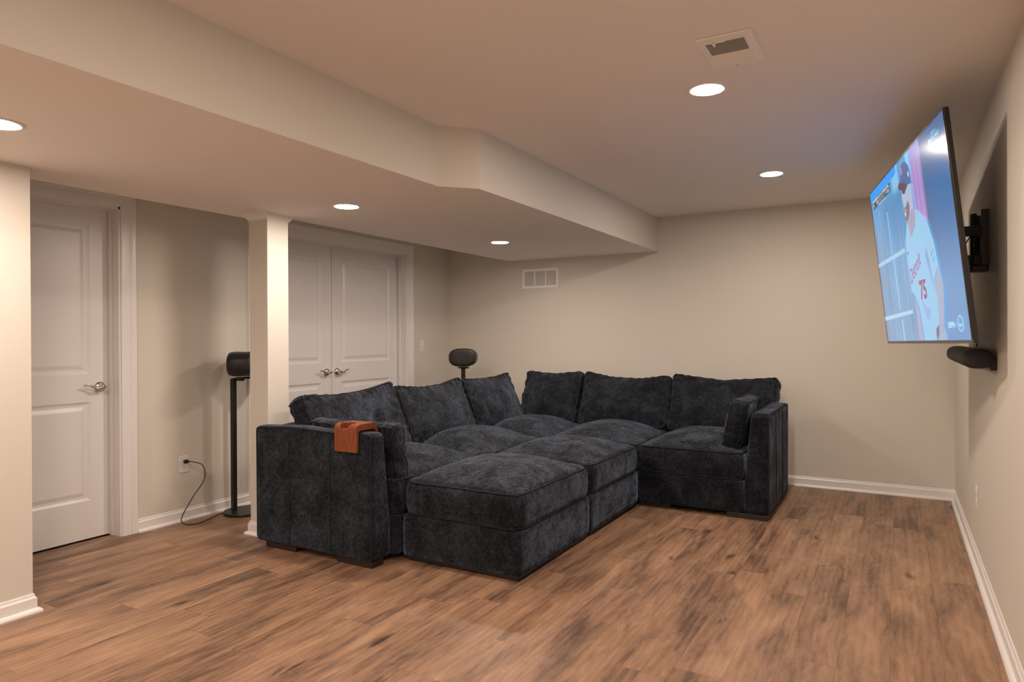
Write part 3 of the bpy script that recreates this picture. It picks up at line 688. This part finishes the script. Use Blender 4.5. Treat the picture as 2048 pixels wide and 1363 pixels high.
# screen picture: background colours per vertex (a flat picture on a flat panel)
NX, NY = 192, 108; sx0, sx1, sy0, sy1 = b1, TW-b1, -b1, -TH+.014
ss = np.linspace(sx0, sx1, NX); tt = np.linspace(sy0, sy1, NY); Sg, Tg = np.meshgrid(ss, tt)
def L3(c): return np.array(lin(c))
def smooth(x, a, b): q = np.clip((x-a)/(b-a), 0, 1); return q*q*(3-2*q)
def mixc(A, B, k): return A*(1-k[..., None])+B*k[..., None]
dn = smooth(-Tg, 0, .95)
C_ = mixc(np.ones(Sg.shape+(3,))*L3((72, 150, 200)), np.ones(Sg.shape+(3,))*L3((108, 152, 192)), dn)
C_ = mixc(C_, np.ones(Sg.shape+(3,))*L3((60, 120, 170)), .6*smooth(-Tg, .1, .2)*(1-smooth(-Tg, .3, .5))*smooth(Sg, .2, .4))
C_ = mixc(C_, np.ones(Sg.shape+(3,))*L3((110, 135, 165)), .55*smooth(-Tg, .12, .3)*(1-smooth(Sg, .1, .45)))
st_ = .5+.5*np.sin(Sg*52+np.sin(Sg*17)*2); C_ = C_*(0.90+.16*st_**3*(smooth(-Tg, .15, .3)))[..., None]
right = np.ones(Sg.shape+(3,))*L3((58, 96, 142)); right = mixc(right, np.ones(Sg.shape+(3,))*L3((44, 104, 158)), .8*smooth(-Tg, .1, .3)*smooth(Sg, 1.2, 1.45))
right = mixc(right, np.ones(Sg.shape+(3,))*L3((92, 138, 186)), smooth(-Tg, .35, .75))
C_ = mixc(C_, right, smooth(Sg, 1.225, 1.26))
pk = smooth(Sg, 1.03, 1.06)*(1-smooth(Sg, 1.238, 1.262))*(1-smooth(-Tg, .36, .42))
pinkc = mixc(np.ones(Sg.shape+(3,))*L3((140, 140, 200)), np.ones(Sg.shape+(3,))*L3((178, 92, 150)), .75*(.5+.5*np.sin(Sg*92+1))**2*smooth(-Tg, .03, .12))
C_ = mixc(C_, pinkc, pk)
C_ = mixc(C_, np.ones(Sg.shape+(3,))*L3((110, 190, 230)), smooth(Sg, .96, .99)*(1-smooth(Sg, 1.03, 1.06))*(1-smooth(-Tg, .09, .16)))
C_ = mixc(C_, np.ones(Sg.shape+(3,))*L3((125, 185, 220)), .8*smooth(Sg, .60, .66)*(1-smooth(Sg, .77, .80))*(1-smooth(-Tg, .11, .16)))
rng = np.random.RandomState(3)
for _ in range(14):
    cx, cy, r_, kk = rng.uniform(0, .8), rng.uniform(.1, .95), rng.uniform(.03, .12), rng.uniform(-.18, .22)
    C_ = C_*(1+kk*np.exp(-(((Sg-cx)/r_)**2+((-Tg-cy)/(r_*1.3))**2)))[..., None]
mb = MB(); mb.v = [(s-hw, t+hh, .0) for t in tt for s in ss]
mb.f = [(j*NX+i, (j+1)*NX+i, (j+1)*NX+i+1, j*NX+i+1) for j in range(NY-1) for i in range(NX-1)]
scr = mb.build('screen', screen_mat('lit screen'), tv, smooth=True)
ca = scr.data.color_attributes.new('Col', 'FLOAT_COLOR', 'POINT')
ca.data.foreach_set('color', np.concatenate([np.clip(C_, 0, 1), np.ones(Sg.shape+(1,))], axis=2).reshape(-1).astype(np.float32))
_mats = {}
def smat(c):
    if c not in _mats: _mats[c] = screen_mat('screen picture %d %d %d' % c, c)
    return _mats[c]
def flat(name, polys, lay):
    """polys: list of (colour, points in metres from the panel's top left)"""
    me = bpy.data.meshes.new(name); vs = []; fs = []; mi = []; ms = []
    for q, (c, pts) in enumerate(polys):
        m = smat(c)
        if m not in ms: ms.append(m)
        o = len(vs); vs += [(s-hw, t+hh, .0004*(lay+q*.25)+.0003) for (s, t) in pts]; fs.append(tuple(range(o, o+len(pts)))); mi.append(ms.index(m))
    me.from_pydata(vs, [], fs)
    for m in ms: me.materials.append(m)
    me.polygons.foreach_set('material_index', mi)
    bm = bmesh.new(); bm.from_mesh(me); bmesh.ops.triangulate(bm, faces=bm.faces[:])
    for f in bm.faces:
        if f.normal.z < 0: f.normal_flip()
    bm.to_mesh(me); bm.free()
    o = bpy.data.objects.new(name, me); COL.objects.link(o); o.parent = scr; return o
def rect(a, b, c, d): return [(a, -c), (b, -c), (b, -d), (a, -d)]
flat('backdrop_rail', [((140, 185, 212), [(.0072, -.455), (.739, -.45), (.74, -.473), (.0072, -.479)]), ((150, 190, 222), [(.0072, -.792), (.741, -.781), (.753, -.8), (.0072, -.817)])], 2)
flat('backdrop_post', [((112, 172, 214), rect(.415, .440, .2, .445)), ((126, 178, 214), rect(.437, .462, .482, .770)), ((126, 178, 214), rect(.462, .488, .825, .944)), ((100, 150, 190), rect(.20, .212, .15, .94)), ((98, 140, 178), rect(.10, .108, .12, .94)), ((100, 146, 186), rect(.31, .318, .48, .94))], 1)
flat('score_banner', [((0, 140, 228), [(.0072, -.0072), (.752, -.0072), (.752, -.045), (.70, -.055), (.0072, -.058)]), ((44, 52, 66), rect(.063, .590, .060, .082)), ((44, 52, 66), rect(.063, .590, .086, .110)), ((70, 70, 110), rect(.075, .21, .112, .122)), ((170, 150, 170), rect(.225, .44, .112, .120))], 2)
gl = []
random.seed(5); xx = .075
while xx < .57:
    w3 = random.choice((.010, .018, .026)); gl.append(((196, 208, 206), rect(xx, xx+w3, .066, .079)))
    if random.random() < .7: gl.append(((170, 190, 200), rect(xx+.004, xx+w3+.004, .091, .105)))
    xx += w3+random.choice((.008, .02))
flat('score_marks', gl, 6)
cap = [(0.834,-0.118),(0.869,-0.061),(0.90,-.045),(0.933,-0.039),(0.965,-.041),(0.993,-0.05),(1.03,-0.074),(1.045,-.095),(1.051,-0.117),(1.05,-0.165),(0.983,-0.161),(.94,-.147),(0.87,-0.127)]
brim = [(0.834,-0.118),(0.94,-0.145),(0.976,-0.162),(0.923,-0.177),(0.901,-0.192),(0.853,-0.182),(0.845,-0.16),(0.789,-0.148),(0.778,-0.13),(0.8,-0.116)]
face = [(0.837,-0.162),(0.902,-0.191),(0.982,-0.163),(1.047,-0.169),(1.03,-0.294),(0.931,-0.33),(0.869,-0.323),(0.846,-0.305),(0.838,-0.258),(0.841,-0.24),(0.829,-0.213)]
beard = [(0.84,-0.255),(0.893,-0.256),(0.944,-0.233),(0.97,-0.268),(0.942,-0.308),(0.893,-0.328),(0.858,-0.32),(0.844,-0.296),(0.897,-0.272)]
neck = [(0.893,-0.328),(0.991,-0.287),(1.03,-0.294),(1.071,-0.32),(1.034,-0.368),(1.015,-0.37),(0.919,-0.423),(0.882,-0.36)]
jers = [(1.046,-0.299),(1.096,-0.316),(1.214,-0.371),(1.257,-0.402),(1.318,-0.502),(1.344,-0.606),(1.235,-0.66),(1.237,-0.67),(1.26,-0.75),(1.25,-0.82),(1.241,-0.866),(1.174,-0.891),(1.162,-0.945),(0.941,-0.945),(0.937,-0.886),(0.918,-0.782),(0.867,-0.716),(0.794,-0.686),(0.787,-0.574),(0.789,-0.482),(0.797,-0.421),(0.879,-0.329),(0.919,-0.425),(1.029,-0.376),(1.057,-0.331)]
armr = [(1.268,-0.648),(1.351,-0.605),(1.38,-0.696),(1.356,-0.78),(1.31,-0.882),(1.324,-0.903),(1.341,-0.945),(1.179,-0.945),(1.216,-0.92),(1.251,-0.812),(1.259,-0.751),(1.235,-0.675)]
arml = [(0.849,-0.727),(0.899,-0.796),(0.909,-0.943),(0.825,-0.943),(0.844,-0.809)]
brown_bit = [(1.174,-0.892),(1.233,-0.872),(1.217,-0.918),(1.176,-0.942),(1.163,-0.914)]  # brown bit of the screen picture by the jersey hem
fold = [(0.977,-0.735),(1.054,-0.786),(1.126,-0.796),(1.089,-0.851),(1.032,-0.831),(0.991,-0.777)]
fold2 = [(1.171,-0.492),(1.207,-0.569),(1.219,-0.653),(1.24,-0.737),(1.214,-0.685),(1.185,-0.616),(1.145,-0.544)]
flat('player_picture', [((158, 172, 200), face), ((150, 145, 168), neck), ((112, 98, 112), beard), ((66, 92, 140), cap), ((84, 66, 84), brim), ((150, 152, 184), arml), ((142, 158, 186), armr), ((104, 100, 120), brown_bit), ((130, 182, 216), jers), ((128, 160, 208), fold), ((112, 150, 204), fold2),
    ((120, 90, 104), [(.842,-.268),(.872,-.262),(.874,-.276),(.850,-.280)]), ((90, 70, 100), [(.848,-.222),(.860,-.219),(.858,-.228)]), ((172, 190, 214), [(.86,-.285),(.885,-.280),(.880,-.305),(.862,-.305)]),
    ((170, 120, 190), [(.879,-.053),(.905,-.058),(.900,-.088),(.872,-.090)]), ((200, 210, 225), rect(1.012, 1.028, .105, .13)),
    ((96, 120, 165), [(1.242,-.551),(1.289,-.527),(1.294,-.533),(1.250,-.555)]), ((96, 120, 165), [(1.262,-.583),(1.308,-.559),(1.306,-.565),(1.264,-.589)]), ((80, 90, 130), [(.793,-.476),(.822,-.499),(.859,-.472),(.822,-.488)])], 8)
def text(body, name, col, s, t, w3, h3, lay, rot=0., shear=0., bold=0.):
    cu = bpy.data.curves.new(name, 'FONT'); cu.body = body; cu.size = 1; cu.shear = shear; cu.offset = bold; cu.resolution_u = 3
    tmp = bpy.data.objects.new(name, cu); COL.objects.link(tmp); bpy.context.view_layer.update()
    me = bpy.data.meshes.new_from_object(tmp.evaluated_get(bpy.context.evaluated_depsgraph_get())); bpy.data.objects.remove(tmp)
    V = np.array([v_.co[:] for v_ in me.vertices]); lo, hi = V.min(axis=0), V.max(axis=0)
    X = (V[:, 0]-lo[0])/(hi[0]-lo[0])*w3; Y = (V[:, 1]-lo[1])/(hi[1]-lo[1])*h3
    c3, s3 = math.cos(rot), math.sin(rot)
    for i, v_ in enumerate(me.vertices): v_.co = (s-hw+X[i]*c3-Y[i]*s3, t+hh+X[i]*s3+Y[i]*c3, .0004*lay+.0003)
    me.materials.clear(); me.materials.append(smat(col)); me.name = name
    o = bpy.data.objects.new(name, me); COL.objects.link(o); o.parent = scr; return o
text('WILDCARD', 'lettering', (120, 196, 226), 1.420, -.083, .172, .019, 8, bold=.02)
text('ESPN', 'lettering', (120, 196, 226), 1.478, -.058, .062, .012, 8, bold=.02)
text('SERIES', 'lettering', (110, 160, 200), 1.455, -.108, .12, .011, 8)
flat('banner_rule', [((120, 190, 220), rect(1.43, 1.59, .089, .0905)), ((120, 190, 220), rect(1.455, 1.466, .050, .052)), ((120, 190, 220), rect(1.552, 1.563, .050, .052))], 8)
text('Detroit', 'lettering', (150, 78, 132), .822, -.655, .265, .075, 16, rot=.34, shear=.35, bold=.012)
text('75', 'lettering', (136, 66, 108), .975, -.745, .125, .098, 16, bold=.035)
text('ESPN', 'lettering', (170, 216, 238), 1.374, -.892, .098, .026, 8, shear=.15, bold=.03)
text('on', 'lettering', (130, 180, 215), 1.484, -.884, .020, .008, 8)
text('abc', 'lettering', (170, 216, 238), 1.530, -.888, .042, .014, 8, bold=.02)
MB().tube([(1.551-hw+.033*math.cos(q*math.pi/18), -.877+hh+.033*math.sin(q*math.pi/18), .0030) for q in range(36)], .0016, 4, closed=True).build('logo_ring', smat((160, 206, 232)), scr)
# ------------------------------------------------------------------ television mount and cables
mt = empty('television_mount', (XR, 3.95, 1.70), 'black steel swing arm mount between television and right wall', 'mount'); og = mt.location[:]
MB().box(XR-.006, XR, 3.90, 4.14, 1.575, 1.600).box(XR-.006, XR, 3.90, 4.14, 1.815, 1.84).box(XR-.030, XR, 3.905, 3.930, 1.575, 1.84).box(XR-.030, XR, 4.11, 4.135, 1.575, 1.84).build('wall_plate', M_STEEL, mt, og, bevel=.001)
MB().tube([(XR-.055, 3.975, 1.565), (XR-.055, 3.975, 1.83)], .014, 12).build('pivot_post', M_STEEL, mt, og, smooth=True)
back = TC-TZ*.062
def P_tv(dx, dy, dz): return TC+TX*dx+TY*dy+TZ*dz
for z in (1.745, 1.605):
    m3 = (XR-.09, 4.02, z+.02); mb = MB()
    for (p, q) in (((XR-.025, 3.965, z), (XR-.19, 3.955, z)), ((XR-.19, 3.955, z), tuple(P_tv(.02, z-TC.z, -.075)))):
        p, q = Vector(p), Vector(q); d = (q-p).normalized(); s = Vector((-d.y, d.x, 0)).normalized()*.016; h = Vector((0, 0, .024))
        mb.add([p-s-h, p+s-h, p+s+h, p-s+h, q-s-h, q+s-h, q+s+h, q-s+h], [(0,1,2,3),(7,6,5,4),(0,4,5,1),(1,5,6,2),(2,6,7,3),(3,7,4,0)])
    mb.build('swing_arm', M_STEEL, mt, og, bevel=.002)
c = P_tv(.02, 0, -.072)
MB().box(c.x-.012, c.x+.012, c.y-.13, c.y+.13, 1.59, 1.77).build('head_plate', M_STEEL, mt, og, bevel=.002)
MB().box(XR-.075, XR-.002, 3.92, 4.0, 1.545, 1.575).build('arm_foot', M_STEEL, mt, og, bevel=.003)
cb = empty('television_cables', (XR-.05, 3.8, 1.5), 'thin black cables hanging behind the television to the soundbar', 'cable'); og = cb.location[:]
for pts, r3 in (([(XR-.06, 3.93, 1.62), (XR-.08, 3.86, 1.54), (XR-.14, 3.80, 1.50), (XR-.17, 3.78, 1.52)], .004),
                ([(XR-.05, 3.93, 1.75), (XR-.10, 3.90, 1.66), (XR-.11, 3.85, 1.56), (XR-.16, 3.80, 1.50), (XR-.19, 3.78, 1.49)], .003),
                ([(XR-.16, 3.77, 1.49), (XR-.12, 3.735, 1.42), (XR-.085, 3.71, 1.34), (XR-.07, 3.70, 1.25), (XR-.065, 3.70, 1.19)], .0028)):
    MB().tube(cspline(pts), r3, 8).build('cable', M_CORD, cb, og, smooth=True)
# ------------------------------------------------------------------ soundbar
sb = empty('soundbar', (XR-.07, 4.12, 1.08), 'long black rounded soundbar on the right wall under the television', 'speaker'); og = sb.location[:]
e0, e1 = 3.57, 4.70; cxs, czs = XR-.0705, 1.137; vs = []; ys_ = [e0, e0+.004, e0+.012, e0+.03, e1-.03, e1-.012, e1-.004, e1]; sc_ = [.80, .92, .975, 1, 1, .975, .92, .80]; n = 40
for yv, s3 in zip(ys_, sc_):
    for k in range(n):
        a = 2*math.pi*k/n; ca_, sa_ = math.cos(a), math.sin(a); e = 2/2.5
        vs.append((cxs+math.copysign(abs(ca_)**e, ca_)*.0575*s3, yv, czs+math.copysign(abs(sa_)**e, sa_)*.0435*s3))
m = len(ys_)
MB().add(vs, [(i*n+k, i*n+(k+1) % n, (i+1)*n+(k+1) % n, (i+1)*n+k) for i in range(m-1) for k in range(n)]+[tuple(range(n))[::-1], tuple(range((m-1)*n, m*n))]).build('body', M_GRILLE, sb, og, smooth='auto')
MB().box(XR-.022, XR, 3.62, 4.62, 1.085, 1.10).box(XR-.020, XR-.004, 3.60, 3.72, 1.088, 1.13).build('wall_bracket', M_BLACK, sb, og, bevel=.002)
